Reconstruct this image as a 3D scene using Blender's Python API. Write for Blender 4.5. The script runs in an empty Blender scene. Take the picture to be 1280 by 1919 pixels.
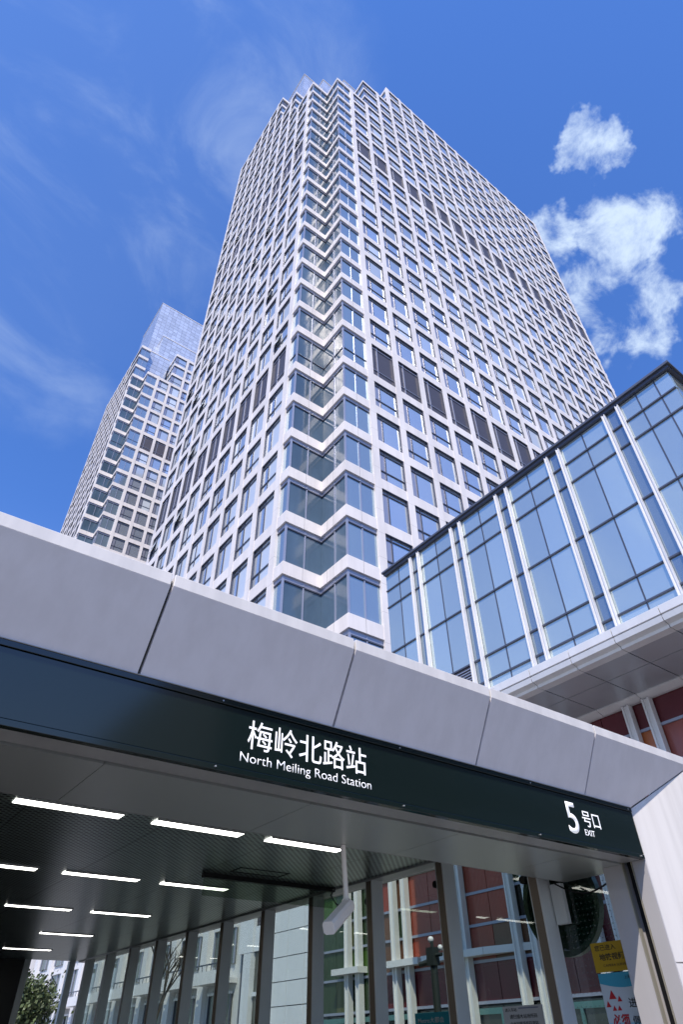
import bpy, bmesh, math, random
from mathutils import Vector, Matrix
R = math.radians
scene = bpy.context.scene
COL = scene.collection

# ------------------------------------------------------------------ camera
EYE = 1.5
cam = bpy.data.cameras.new("camera"); cam_o = bpy.data.objects.new("camera", cam); COL.objects.link(cam_o)
yaw, pitch, roll = 0.9035, 0.7113, -0.0278
F = Vector((math.cos(yaw)*math.cos(pitch), math.sin(yaw)*math.cos(pitch), math.sin(pitch)))
Rt = Vector((math.sin(yaw), -math.cos(yaw), 0)); U = Rt.cross(F)
R2 = Rt*math.cos(roll) + U*math.sin(roll); U2 = -Rt*math.sin(roll) + U*math.cos(roll)
M = Matrix.Identity(4)
for i in range(3):
    M[i][0] = R2[i]; M[i][1] = U2[i]; M[i][2] = -F[i]
M[2][3] = EYE
cam_o.matrix_world = M
cam.sensor_fit = 'HORIZONTAL'; cam.sensor_width = 36; cam.lens = 1157.5/1280*36
cam.shift_x = (640-658.55)/1280
cam.clip_start = 0.05; cam.clip_end = 5000
scene.camera = cam_o

# ------------------------------------------------------------------ light
SUN_EL, SUN_AZ = R(55), R(45)          # azimuth measured from -Y towards -X
S = Vector((-math.cos(SUN_EL)*math.sin(SUN_AZ), -math.cos(SUN_EL)*math.cos(SUN_AZ), math.sin(SUN_EL)))
sun = bpy.data.lights.new("sun", 'SUN'); sun.energy = 5.0; sun.angle = R(0.5); sun.color = (1.0, 0.90, 0.80)
sun_o = bpy.data.objects.new("sun", sun); COL.objects.link(sun_o)
sun_o.rotation_euler = S.to_track_quat('Z', 'Y').to_euler(); sun_o.location = (0, 0, 60)

world = bpy.data.worlds.new("World"); scene.world = world; world.use_nodes = True
nt = world.node_tree; nt.nodes.clear()
def N(nt, t, **kw):
    n = nt.nodes.new(t)
    for k, v in kw.items(): setattr(n, k, v)
    return n
out = N(nt, 'ShaderNodeOutputWorld'); bg = N(nt, 'ShaderNodeBackground')
sky = N(nt, 'ShaderNodeTexSky'); sky.sky_type = 'NISHITA'; sky.sun_disc = False
sky.sun_elevation = SUN_EL; sky.sun_rotation = math.atan2(S.x, S.y)
sky.air_density = 1.0; sky.dust_density = 0.15; sky.ozone_density = 2.2
tint = N(nt, 'ShaderNodeMix', data_type='RGBA', blend_type='MULTIPLY'); tint.inputs[0].default_value = 1
tint.inputs[7].default_value = (0.57, 0.90, 1.47, 1)
nt.links.new(sky.outputs[0], tint.inputs[6])
geo = N(nt, 'ShaderNodeTexCoord')
def math_(nt, op, a, b=None, clamp=False):
    n = N(nt, 'ShaderNodeMath', operation=op, use_clamp=clamp)
    for i, v in enumerate((a, b)):
        if v is None: continue
        if isinstance(v, (int, float)): n.inputs[i].default_value = v
        else: nt.links.new(v, n.inputs[i])
    return n.outputs[0]
def blob(d, inner, outer):
    vm = N(nt, 'ShaderNodeVectorMath', operation='DOT_PRODUCT'); vm.inputs[1].default_value = d
    nt.links.new(gw, vm.inputs[0])
    mr = N(nt, 'ShaderNodeMapRange', interpolation_type='SMOOTHSTEP')
    mr.inputs[1].default_value = math.cos(R(outer)); mr.inputs[2].default_value = math.cos(R(inner))
    nt.links.new(vm.outputs['Value'], mr.inputs[0]); return mr.outputs[0]
def noise(nt, vec, scale, detail=8, rough=.6, dist=0, loc=(0, 0, 0), sc=(1, 1, 1), rot=(0, 0, 0)):
    mp = N(nt, 'ShaderNodeMapping'); mp.inputs[1].default_value = loc; mp.inputs[3].default_value = sc; mp.inputs[2].default_value = rot
    nt.links.new(vec, mp.inputs[0])
    n = N(nt, 'ShaderNodeTexNoise'); n.inputs['Scale'].default_value = scale; n.inputs['Detail'].default_value = detail
    n.inputs['Roughness'].default_value = rough; n.inputs['Distortion'].default_value = dist
    nt.links.new(mp.outputs[0], n.inputs[0]); return n.outputs[0]
def ramp(nt, fac, lo, hi, a=0., b=1.):
    mr = N(nt, 'ShaderNodeMapRange', interpolation_type='SMOOTHSTEP')
    mr.inputs[1].default_value = lo; mr.inputs[2].default_value = hi; mr.inputs[3].default_value = a; mr.inputs[4].default_value = b
    nt.links.new(fac, mr.inputs[0]); return mr.outputs[0]
g = geo.outputs['Generated']
wob = N(nt, 'ShaderNodeTexNoise'); wob.inputs['Scale'].default_value = 9; wob.inputs['Detail'].default_value = 5; wob.inputs['Roughness'].default_value = .6
nt.links.new(g, wob.inputs[0])
wsub = N(nt, 'ShaderNodeVectorMath', operation='SUBTRACT'); nt.links.new(wob.outputs[1], wsub.inputs[0]); wsub.inputs[1].default_value = (.5, .5, .5)
wsc = N(nt, 'ShaderNodeVectorMath', operation='SCALE'); nt.links.new(wsub.outputs[0], wsc.inputs[0]); wsc.inputs['Scale'].default_value = .17
wad = N(nt, 'ShaderNodeVectorMath', operation='ADD'); nt.links.new(wsc.outputs[0], wad.inputs[0]); nt.links.new(g, wad.inputs[1])
wnm = N(nt, 'ShaderNodeVectorMath', operation='NORMALIZE'); nt.links.new(wad.outputs[0], wnm.inputs[0]); gw = wnm.outputs[0]
big = noise(nt, g, 12, 12, .62, .25, (3.1, .4, 1.7))
mask = None
for d, i_, o_ in [((.610, .148, .780), .2, 5.8), ((.638, .138, .758), .2, 4.2), ((.552, .068, .831), .2, 5.0),
                  ((.487, .142, .862), .2, 3.6), ((.545, .15, .825), .2, 3.0), ((.575, .075, .815), .2, 3.4), ((.446, .028, .895), .1, 2.5)]:
    b = blob(d, i_, o_); mask = b if mask is None else math_(nt, 'MAXIMUM', mask, b)
puff = ramp(nt, math_(nt, 'ADD', math_(nt, 'MULTIPLY', big, 1.9), math_(nt, 'MULTIPLY', mask, .52)), 1.16, 1.72)
puff = math_(nt, 'MULTIPLY', puff, ramp(nt, mask, 0, .25))
wis = noise(nt, g, 3.2, 9, .6, .9, (1.3, .2, 5.2), (1, 1.6, 1), (0, 0, .7))
wm = None
for d, i_, o_ in [((.016, .354, .935), 1, 17), ((-.065, .571, .818), 1, 15), ((-.172, .372, .912), 1, 14), ((-.85, .35, .38), 5, 38), ((.45, -.65, .6), 5, 34)]:  # last two wisp areas are out of view, added for the glass reflections
    b = blob(d, i_, o_); wm = b if wm is None else math_(nt, 'MAXIMUM', wm, b)
wisp = math_(nt, 'MULTIPLY', ramp(nt, wis, .42, .78), math_(nt, 'MULTIPLY', wm, .28))
haze = math_(nt, 'MULTIPLY', wm, .025)
cl = math_(nt, 'MAXIMUM', math_(nt, 'MULTIPLY', puff, .82), math_(nt, 'ADD', wisp, haze), True)
mx = N(nt, 'ShaderNodeMix', data_type='RGBA')
nt.links.new(cl, mx.inputs[0]); nt.links.new(tint.outputs[2], mx.inputs[6]); mx.inputs[7].default_value = (4.9, 5.8, 6.8, 1)
sz = N(nt, 'ShaderNodeSeparateXYZ'); nt.links.new(g, sz.inputs[0])
hz_ = N(nt, 'ShaderNodeMix', data_type='RGBA'); nt.links.new(ramp(nt, sz.outputs[2], .62, .05, 0, .75), hz_.inputs[0])
nt.links.new(mx.outputs[2], hz_.inputs[6]); hz_.inputs[7].default_value = (3.7, 4.3, 4.9, 1)      # paler air towards the horizon
nt.links.new(hz_.outputs[2], bg.inputs[0]); bg.inputs[1].default_value = 0.15
nt.links.new(bg.outputs[0], out.inputs[0])
vs = scene.view_settings; vs.view_transform = 'Standard'; vs.look = 'None'; vs.gamma = 1; vs.exposure = 0.22; vs.use_curve_mapping = False
scene.cycles.max_bounces = 10; scene.cycles.transparent_max_bounces = 16; scene.cycles.glossy_bounces = 5

# ------------------------------------------------------------------ materials
MATS = {}
def mat(name, base=(.5, .5, .5), rough=.5, metal=0., spec=.5, var=None, bump=None, emit=None, island=None, extra=None):
    if name in MATS: return MATS[name]
    m = bpy.data.materials.new(name); m.use_nodes = True; t = m.node_tree
    p = t.nodes['Principled BSDF']; p.inputs['Base Color'].default_value = (*base, 1)
    p.inputs['Roughness'].default_value = rough; p.inputs['Metallic'].default_value = metal
    p.inputs['Specular IOR Level'].default_value = spec
    tc = N(t, 'ShaderNodeTexCoord'); vec = N(t, 'ShaderNodeNewGeometry').outputs['Position']
    colr = None
    if var:                                   # (scale, amount, stretch)
        sc, am, st = var
        n = noise(t, vec, sc, 6, .6, 0, (0, 0, 0), st)
        k = ramp(t, n, .3, .7, 1-am, 1+am)
        mm = N(t, 'ShaderNodeMix', data_type='RGBA', blend_type='MULTIPLY'); mm.inputs[0].default_value = 1
        mm.inputs[6].default_value = (*base, 1); t.links.new(k, mm.inputs[7]); colr = mm.outputs[2]
        r_ = ramp(t, n, .3, .7, max(0, rough-.06), rough+.06); t.links.new(r_, p.inputs['Roughness'])
    if island:                                # random tone per loose piece
        gi = N(t, 'ShaderNodeNewGeometry').outputs['Random Per Island']
        k = N(t, 'ShaderNodeMapRange'); k.inputs[3].default_value = 1-island; k.inputs[4].default_value = 1+island
        t.links.new(gi, k.inputs[0])
        mm = N(t, 'ShaderNodeMix', data_type='RGBA', blend_type='MULTIPLY'); mm.inputs[0].default_value = 1
        if colr: t.links.new(colr, mm.inputs[6])
        else: mm.inputs[6].default_value = (*base, 1)
        t.links.new(k.outputs[0], mm.inputs[7]); colr = mm.outputs[2]
    if colr: t.links.new(colr, p.inputs['Base Color'])
    if bump:                                  # (scale, strength, stretch)
        n = noise(t, vec, bump[0], 4, .5, 0, (0, 0, 0), bump[2])
        bn = N(t, 'ShaderNodeBump'); bn.inputs['Strength'].default_value = bump[1]; bn.inputs['Distance'].default_value = .05
        t.links.new(n, bn.inputs['Height']); t.links.new(bn.outputs[0], p.inputs['Normal'])
    if emit:
        p.inputs['Emission Color'].default_value = (*emit[0], 1); p.inputs['Emission Strength'].default_value = emit[1]
    if extra: extra(t, p, vec)
    MATS[name] = m; return m

def panel_joints(t, p, v):
    s_ = N(t, 'ShaderNodeSeparateXYZ'); t.links.new(v, s_.inputs[0])
    k = ramp(t, math_(t, 'ABSOLUTE', math_(t, 'SUBTRACT', math_(t, 'FRACT', math_(t, 'MULTIPLY', s_.outputs[2], 1/3.0)), .5)), .488, .496, 1, .72)
    n1 = noise(t, v, 1.1, 6, .6, 0, (0, 0, 0), (1, 1, .12)); n2 = noise(t, v, .13, 3, .5)
    kk = math_(t, 'MULTIPLY', k, math_(t, 'MULTIPLY', ramp(t, n1, .3, .75, 1.04, .90), ramp(t, n2, .35, .65, .96, 1.03)))
    mm = N(t, 'ShaderNodeMix', data_type='RGBA', blend_type='MULTIPLY'); mm.inputs[0].default_value = 1
    mm.inputs[6].default_value = (.775, .735, .715, 1); t.links.new(kk, mm.inputs[7]); t.links.new(mm.outputs[2], p.inputs['Base Color'])
WHITE = mat('white_aluminium', (.74, .70, .74), .45, 0, .4, extra=panel_joints)
WHITE2 = mat('white_fin', (.72, .72, .73), .4, .1, .5, var=(2, .04, (1, 1, .3)))
DARKF = mat('window_frame', (.075, .085, .12), .4, .3)
MULL = mat('corner_mullion', (.34, .37, .47), .4, .4)
def curtain_extra(t, p, vec):
    # coated glass: some panes have pale blinds behind, waviness in the reflection
    n = noise(t, vec, .9, 3, .5)
    bn = N(t, 'ShaderNodeBump'); bn.inputs['Strength'].default_value = .03; bn.inputs['Distance'].default_value = .08
    t.links.new(n, bn.inputs['Height']); t.links.new(bn.outputs[0], p.inputs['Normal'])
def tower_glass(t, p, vec):
    curtain_extra(t, p, vec)
    gi = N(t, 'ShaderNodeNewGeometry').outputs['Random Per Island']
    t.links.new(ramp(t, math_(t, 'FRACT', math_(t, 'MULTIPLY', gi, 7.3)), 0, 1, .30, .75), p.inputs['Metallic'])
    t.links.new(ramp(t, math_(t, 'FRACT', math_(t, 'MULTIPLY', gi, 13.7)), .6, 1, .07, .28), p.inputs['Roughness'])
GLASS = mat('coated_glass', (.72, .77, .80), .10, .68, .5, island=.16, extra=tower_glass)
GLASSC = mat('corner_glass', (.075, .12, .17), .12, 0, .8, var=(.12, .25, (1, 1, .5)), extra=curtain_extra)
GLASSR = mat('bay_glass', (.34, .44, .52), .08, .6, .5, island=.08, extra=curtain_extra)
GLASSN = mat('narrow_pane', (.40, .41, .48), .22, .5, .5, island=.1)
def louv(t, p, v):
    s = N(t, 'ShaderNodeSeparateXYZ'); t.links.new(v, s.inputs[0])
    f = math_(t, 'FRACT', math_(t, 'MULTIPLY', s.outputs[2], 5.))
    k = ramp(t, f, .45, .55, .55, 1.25)
    mm = N(t, 'ShaderNodeMix', data_type='RGBA', blend_type='MULTIPLY'); mm.inputs[0].default_value = 1
    mm.inputs[6].default_value = (.105, .10, .12, 1); t.links.new(k, mm.inputs[7]); t.links.new(mm.outputs[2], p.inputs['Base Color'])
LOUV = mat('louvre_grille', (.10, .10, .12), .5, .4, .4, extra=louv)
CROWN = mat('crown_glass', (.66, .70, .78), .12, .4, .5, island=.14)
MALLG = mat('mall_glass', (.58, .66, .64), .05, .72, .5, island=.10, extra=curtain_extra)
MALLGN = mat('mall_strip_glass', (.30, .37, .42), .05, .75, .5, island=.06)
FLARE = mat('brushed_cladding', (.83, .80, .82), .42, .22, .5, var=(5.5, .04, (1, 1, .09)), bump=(14, .02, (1, 1, .05)))
FLAREW = mat('pale_cladding', (.70, .68, .655), .42, .1, .5, var=(6, .06, (1, 1, .07)))
JOINT = mat('joint_sealant', (.12, .125, .12), .7)
FASC = mat('black_fascia_glass', (.006, .013, .012), .12, 0, .8)
STEEL = mat('satin_steel', (.48, .49, .49), .38, .5, .5, var=(2.5, .06, (1, 1, .2)))
SOFF = mat('satin_soffit', (.62, .66, .64), .33, .7, .5)
POSTM = mat('post_paint', (.58, .62, .63), .45, .1, .5, var=(2, .05, (1, 1, .3)))
BLACK = mat('black_metal', (.012, .012, .013), .45, .3)
RAIL = mat('guide_rail', (.55, .52, .42), .35, .6)
def perf(t, p, v):
    vo = N(t, 'ShaderNodeTexVoronoi'); vo.inputs['Scale'].default_value = 15; vo.inputs['Randomness'].default_value = 0
    mp = N(t, 'ShaderNodeMapping'); mp.inputs[2].default_value = (0, 0, R(45)); mp.inputs[3].default_value = (1, 1, 0)
    t.links.new(v, mp.inputs[0]); t.links.new(mp.outputs[0], vo.inputs[0])
    k = ramp(t, vo.outputs['Distance'], .24, .40, .05, 1.25)
    s = N(t, 'ShaderNodeSeparateXYZ'); t.links.new(v, s.inputs[0])
    jy = ramp(t, math_(t, 'ABSOLUTE', math_(t, 'SUBTRACT', math_(t, 'FRACT', math_(t, 'MULTIPLY', s.outputs[1], 1/.6)), .5)), .488, .497, 1, .3)
    jx = ramp(t, math_(t, 'ABSOLUTE', math_(t, 'SUBTRACT', math_(t, 'FRACT', math_(t, 'MULTIPLY', s.outputs[0], 1/1.52)), .5)), .492, .498, 1, .3)
    mm = N(t, 'ShaderNodeMix', data_type='RGBA', blend_type='MULTIPLY'); mm.inputs[0].default_value = 1
    mm.inputs[6].default_value = (.36, .43, .40, 1); t.links.new(math_(t, 'MULTIPLY', k, math_(t, 'MULTIPLY', jx, jy)), mm.inputs[7])
    t.links.new(mm.outputs[2], p.inputs['Base Color'])
CEIL = mat('perforated_ceiling', (.19, .21, .21), .3, .7, .5, extra=perf)
LED = mat('led_tube', (1, 1, 1), .5, emit=((1, .98, .92), 5.5))
DARKW = mat('dark_wall', (.012, .013, .013), .5)
PAVE = mat('paving', (.16, .157, .15), .8, var=(1.5, .15, (1, 1, 1)))
ROADM = mat('asphalt', (.05, .05, .052), .85, var=(3, .15, (1, 1, 1)))
FLOORM = mat('granite_floor', (.10, .10, .10), .3, var=(6, .2, (1, 1, 1)))
def glassmat(name, tintc, refl=1., frit=False):
    m = bpy.data.materials.new(name); m.use_nodes = True; t = m.node_tree; t.nodes.clear()
    o = N(t, 'ShaderNodeOutputMaterial'); tr = N(t, 'ShaderNodeBsdfTransparent'); tr.inputs[0].default_value = (*tintc, 1)
    gl = N(t, 'ShaderNodeBsdfGlossy'); gl.inputs['Roughness'].default_value = .01; gl.inputs[0].default_value = (refl,)*3+(1,)
    lw = N(t, 'ShaderNodeLayerWeight'); lw.inputs[0].default_value = .5
    f_ = math_(t, 'ADD', math_(t, 'MULTIPLY', math_(t, 'POWER', lw.outputs['Facing'], 4.), .55), .035); mx = N(t, 'ShaderNodeMixShader')
    t.links.new(f_, mx.inputs[0]); t.links.new(tr.outputs[0], mx.inputs[1]); t.links.new(gl.outputs[0], mx.inputs[2])
    last = mx.outputs[0]
    if frit:
        vo = N(t, 'ShaderNodeTexVoronoi'); vo.inputs['Scale'].default_value = 17; vo.inputs['Randomness'].default_value = 0
        mp = N(t, 'ShaderNodeMapping'); mp.inputs[3].default_value = (0, 1, 1)
        t.links.new(N(t, 'ShaderNodeNewGeometry').outputs['Position'], mp.inputs[0]); t.links.new(mp.outputs[0], vo.inputs[0])
        k = ramp(t, vo.outputs['Distance'], .10, .14, .35, 0)
        df = N(t, 'ShaderNodeBsdfDiffuse'); df.inputs[0].default_value = (.22, .23, .25, 1); m2 = N(t, 'ShaderNodeMixShader')
        t.links.new(k, m2.inputs[0]); t.links.new(last, m2.inputs[1]); t.links.new(df.outputs[0], m2.inputs[2]); last = m2.outputs[0]
    t.links.new(last, o.inputs[0]); MATS[name] = m; return m
CLEAR = glassmat('clear_glazing', (.70, .75, .70)); FRIT = glassmat('dotted_glazing', (.70, .74, .70), 1, True)

# ------------------------------------------------------------------ mesh helpers
class MB:
    def __init__(s): s.v = []; s.f = []; s.m = []; s.mats = []
    def mi(s, m):
        if m not in s.mats: s.mats.append(m)
        return s.mats.index(m)
    def box(s, x0, x1, y0, y1, z0, z1, m):
        if x0 > x1: x0, x1 = x1, x0
        if y0 > y1: y0, y1 = y1, y0
        if z0 > z1: z0, z1 = z1, z0
        b = len(s.v); s.v += [(x, y, z) for z in (z0, z1) for y in (y0, y1) for x in (x0, x1)]
        k = s.mi(m)
        for q in ((0, 2, 3, 1), (4, 5, 7, 6), (0, 1, 5, 4), (2, 6, 7, 3), (0, 4, 6, 2), (1, 3, 7, 5)):
            s.f.append(tuple(b+i for i in q)); s.m.append(k)
        return s
    def poly(s, pts, faces, m):
        b = len(s.v); s.v += [tuple(p) for p in pts]; k = s.mi(m)
        for q in faces: s.f.append(tuple(b+i for i in q)); s.m.append(k)
        return s
    def prism(s, prof, axis, a, b_, m):
        """prof: list of 2D points; axis 'x': (y,z) profile swept from x=a to b"""
        n = len(prof); P = []
        for t in (a, b_):
            for (p, q) in prof:
                P.append((t, p, q) if axis == 'x' else (p, t, q) if axis == 'y' else (p, q, t))
        fc = [tuple(range(n))[::-1], tuple(range(n, 2*n))] + [(i, (i+1) % n, n+(i+1) % n, n+i) for i in range(n)]
        return s.poly(P, fc, m)
    def tube(s, p0, p1, r0, r1, m, n=10):
        p0 = Vector(p0); p1 = Vector(p1); d = (p1-p0).normalized()
        a = d.orthogonal().normalized(); b = d.cross(a); P = []
        for p, r in ((p0, r0), (p1, r1)):
            for i in range(n):
                t = 2*math.pi*i/n; P.append(p + a*math.cos(t)*r + b*math.sin(t)*r)
        return s.poly(P, [tuple(range(n))[::-1], tuple(range(n, 2*n))] + [(i, (i+1) % n, n+(i+1) % n, n+i) for i in range(n)], m)
    def ball(s, c, r, m, n=12, k=8, sz=1.):
        P = []; c = Vector(c)
        for j in range(1, k):
            th = math.pi*j/k
            for i in range(n):
                ph = 2*math.pi*i/n; P.append(c + Vector((r*math.sin(th)*math.cos(ph), r*math.sin(th)*math.sin(ph), r*sz*math.cos(th))))
        P += [c+Vector((0, 0, r*sz)), c-Vector((0, 0, r*sz))]
        f = []
        for j in range(k-2):
            for i in range(n): f.append((j*n+i, (j+1)*n+i, (j+1)*n+(i+1) % n, j*n+(i+1) % n))
        t0 = (k-1)*n
        for i in range(n): f.append((t0, i, (i+1) % n)); f.append((t0+1, (k-2)*n+(i+1) % n, (k-2)*n+i))
        return s.poly(P, f, m)
    def build(s, name, parent=None, smooth=False, fix=True, bevel=0, origin=None):
        if origin is None:
            xs, ys, zs = zip(*s.v); origin = Vector(((min(xs)+max(xs))/2, (min(ys)+max(ys))/2, min(zs)))
        else: origin = Vector(origin)
        me = bpy.data.meshes.new(name); me.from_pydata([tuple(Vector(p)-origin) for p in s.v], [], s.f)
        for m in s.mats: me.materials.append(m)
        me.polygons.foreach_set('material_index', s.m)
        if fix:
            bm = bmesh.new(); bm.from_mesh(me); bmesh.ops.recalc_face_normals(bm, faces=bm.faces); bm.to_mesh(me); bm.free()
        if smooth: me.polygons.foreach_set('use_smooth', [True]*len(me.polygons))
        o = bpy.data.objects.new(name, me); COL.objects.link(o); place(o, origin, parent)
        if bevel:
            b = o.modifiers.new('bevel', 'BEVEL'); b.width = bevel; b.segments = 2; b.limit_method = 'ANGLE'
        return o
WORG = {}
def place(o, origin, parent=None):
    WORG[o.name] = Vector(origin)
    if parent: o.parent = parent; o.location = Vector(origin) - WORG[parent.name]
    else: o.location = origin
def thing(name, label, cat, loc, group=None):
    o = bpy.data.objects.new(name, None); COL.objects.link(o); o.empty_display_size = .3
    WORG[o.name] = Vector(loc); o.location = loc; tag(o, label, cat, group); return o
def tag(o, label, cat, group=None):
    o['label'] = label; o['category'] = cat
    if group: o['group'] = group
    return o
def struct(o): o['kind'] = 'structure'; return o
def inst(o, name, origin, parent):
    c = bpy.data.objects.new(name, o.data); COL.objects.link(c); place(c, origin, parent); return c

def text(name, body, x0, x1, z0, z1, plane, d, m, parent, bold=0.012, depth=.0015):
    """lettering fitted to a rectangle; plane 'y' faces -Y at y=d (x to the right), plane 'x' faces -X at x=d (y0>y1 left to right)"""
    cu = bpy.data.curves.new(name, 'FONT'); cu.body = body; cu.offset = bold; cu.resolution_u = 6; cu.space_line = .9
    ob = bpy.data.objects.new('tmp', cu); COL.objects.link(ob)
    dg = bpy.context.evaluated_depsgraph_get(); me = bpy.data.meshes.new_from_object(ob.evaluated_get(dg)); bpy.data.objects.remove(ob)
    vs_ = [v.co.copy() for v in me.vertices]
    if not vs_: return None
    ax, bx = min(v.x for v in vs_), max(v.x for v in vs_); ay, by = min(v.y for v in vs_), max(v.y for v in vs_)
    org = Vector((x0, d, z0)) if plane == 'y' else Vector((d, x0, z0))
    for v in me.vertices:
        u = (v.co.x-ax)/(bx-ax)*(x1-x0); w = (v.co.y-ay)/(by-ay)*(z1-z0)
        v.co = (u, 0, w) if plane == 'y' else (0, u, w)
    bm = bmesh.new(); bm.from_mesh(me)
    bmesh.ops.recalc_face_normals(bm, faces=bm.faces)
    r = bmesh.ops.extrude_face_region(bm, geom=bm.faces[:])
    off = Vector((0, -depth, 0)) if plane == 'y' else Vector((-depth, 0, 0))
    bmesh.ops.translate(bm, verts=[e for e in r['geom'] if isinstance(e, bmesh.types.BMVert)], vec=off)
    bmesh.ops.recalc_face_normals(bm, faces=bm.faces); bm.to_mesh(me); bm.free()
    me.name = name; me.materials.clear(); me.materials.append(m)
    o = bpy.data.objects.new(name, me); COL.objects.link(o); place(o, org, parent); return o

# ------------------------------------------------------------------ ground
gm = MB(); gm.poly([(-3000, -3000, 0), (3000, -3000, 0), (3000, 3000, 0), (-3000, 3000, 0)], [(0, 1, 2, 3)], PAVE)
struct(gm.build('ground', fix=False))
rm = MB(); rm.poly([(-200, -22, .004), (200, -22, .004), (200, -10, .004), (-200, -10, .004)], [(0, 1, 2, 3)], ROADM); struct(rm.build('road', fix=False))

# ================================================================== OFFICE TOWERS
H = 6.0; TALL = 1.32
CA, CB, PIT = .687*H, .688*H, .7584*H          # notch sizes, bay pitch on the right face
PITL = .7313*H
def zk(k): return EYE + (4.2868 + k + ((TALL-1) if k >= 7 else 0) + ((TALL-1) if k >= 19 else 0))*H
def build_tower(root, X, Y, dz, tops, nR, nL, n_win_parts, kmin, crown, steps):
    """X,Y: the projecting corner of the notch; tops: roof steps"""
    LR = .62*H+nR*PIT+.25*H; LL = .96*H+nL*PITL+.2*H
    kb1, kb2, kb3, kb3L = tops                       # top band index of the stepped roof blocks
    def zz(k):
        return zk(k)+dz if k <= 24 else zk(24)+dz+(k-24)*H + (.32*H if k > 27 else 0)
    BH = .228*H
    # body (dark core behind the glass so no light leaks), stepped at the top
    core = MB()
    rec = .24
    def blk(x0, x1, y0, y1, z0, z1):
        core.box(X+x0, X+x1, Y+y0, Y+y1, z0, z1, DARKF)
    xa, xb = 1.41*H, 2.905*H                       # steps along the right face
    ya, yb = steps; xl = -.06*H
    i = rec+.12
    blk(i, LR-i, CB+i, LL-i, 0, zz(kb1)+.2*H)
    blk(i+.0, LR-i, i, CB+i-.003, 0, zz(kb1)+.2*H)
    blk(-CA+i, i-.003, CB+i, LL-i, 0, zz(kb1)+.2*H)
    blk(xa+i, LR-i, i, LL-i, zz(kb1)+.2*H, zz(kb2)+.2*H); blk(-CA+i, xl, ya+i, LL-i, zz(kb1)+.2*H, zz(kb2)+.2*H)
    blk(xb+i, LR-i, i, LL-i, zz(kb2)+.2*H, zz(kb3)+.2*H); blk(-CA+i, xl, yb+i, LL-i, zz(kb2)+.2*H, zz(kb3L)+.2*H)
    core.build('core', root)
    # spandrel bands, one part per storey
    t = .5
    def bandpath(k, right=False):
        z1 = zz(k)+BH; z0 = zz(k)
        b = MB()
        if k <= kb1:
            pts = [(-CA, LL), (-CA, CB), (0, CB), (0, 0), (LR, 0)]
        elif k <= kb2: pts = [(-CA, LL), (-CA, ya), (xl, ya)]
        else: pts = [(-CA, LL), (-CA, yb), (xl, yb)]
        if k > kb1 and right: pts = [(xa, 1.36*H), (xa, 0), (LR, 0)] if k <= kb2 else [(xb, 2.1*H), (xb, 0), (LR, 0)]
        inner = []
        n = len(pts)
        for j, (px, py) in enumerate(pts):            # inward offset of an axis-aligned path
            ox = oy = 0
            for (q, r_) in ((j-1, j), (j, j+1)):
                if q < 0 or r_ >= n: continue
                dx, dy = pts[r_][0]-pts[q][0], pts[r_][1]-pts[q][1]
                if abs(dy) > abs(dx): ox = t            # faces -X
                else: oy = t                            # faces -Y
            inner.append((px+ox, py+oy))
        P = [(X+a, Y+b_, z0) for a, b_ in pts]+[(X+a, Y+b_, z1) for a, b_ in pts]+[(X+a, Y+b_, z0) for a, b_ in inner]+[(X+a, Y+b_, z1) for a, b_ in inner]
        fc = []
        for j in range(n-1):
            fc += [(j, j+1, n+j+1, n+j), (2*n+j, 3*n+j, 3*n+j+1, 2*n+j+1), (j, 2*n+j, 2*n+j+1, j+1), (n+j, n+j+1, 3*n+j+1, 3*n+j)]
        fc += [(0, n, 3*n, 2*n), (n-1, 3*n-1, 4*n-1, 2*n-1)]
        b.poly(P, fc, WHITE)
        if k <= 12:
            for (jx, jy, ax_) in ((.31*H, 0, 0), (-CA*.48, CB, 0), (0, CB*.5, 1), (0, CB*.75, 1)):
                if ax_ == 0: b.box(X+jx-.012, X+jx+.012, Y+jy-.004, Y+jy+.01, z0+.002, z1-.002, JOINT)
                else: b.box(X-.004, X+.01, Y+jy-.012, Y+jy+.012, z0+.002, z1-.002, JOINT)
        return b
    kall = sorted(set(range(kmin, kb3L+1)))
    for k in kall:
        bandpath(k).build('spandrel', root)
        if kb1 < k <= kb3: bandpath(k, True).build('spandrel', root)
    # pilasters
    pw = .155*H
    ztopR = lambda x: zz(kb1) if x < xa-.01 else (zz(kb2) if x < xb-.01 else zz(kb3))
    ztopL = lambda y: zz(kb1) if y < ya-.01 else (zz(kb2) if y < yb-.01 else zz(kb3L))
    for j in range(nR+1):
        x0 = .63*H+j*PIT
        zt_ = zz(kb1 if j <= 1 else kb2 if j == 2 else kb3)
        MB().box(X+x0, X+x0+pw, Y-.05, Y+.6, 0, zt_+BH+.25*(j != 1), WHITE).build('pilaster', root)
    for j in range(nL+1):
        y0 = .955*H+j*PITL
        zt_ = zz(kb1 if j <= 1 else kb2 if j <= 3 else kb3L)
        MB().box(X-CA-.05, X-CA+.6, Y+y0, Y+y0+pw, 0, zt_+BH+.25*(j not in (1, 3)), WHITE).build('pilaster', root)
    # windows ---------------------------------------------------------------
    rng = random.Random(5)
    def win_mesh(mb, face, a0, a1, z0, z1, kind):
        """one window between pilasters; a along the face; glass set back"""
        def bx(u0, u1, d0, d1, w0, w1, m):
            if face == 'R': mb.box(X+u0, X+u1, Y+d0, Y+d1, w0, w1, m)
            elif face == 'L': mb.box(X-CA+d0, X-CA+d1, Y+u0, Y+u1, w0, w1, m)
        w = a1-a0; fr = .10; hh = z1-z0
        split = a0+w*.27 if face == 'R' else a0+w*.62
        if face == 'R': nar = (a0, split); wid = (split, a1)
        else: nar = (a0, split); wid = (split, a1)
        g1 = LOUV if kind == 'louvre' else GLASS
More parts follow.
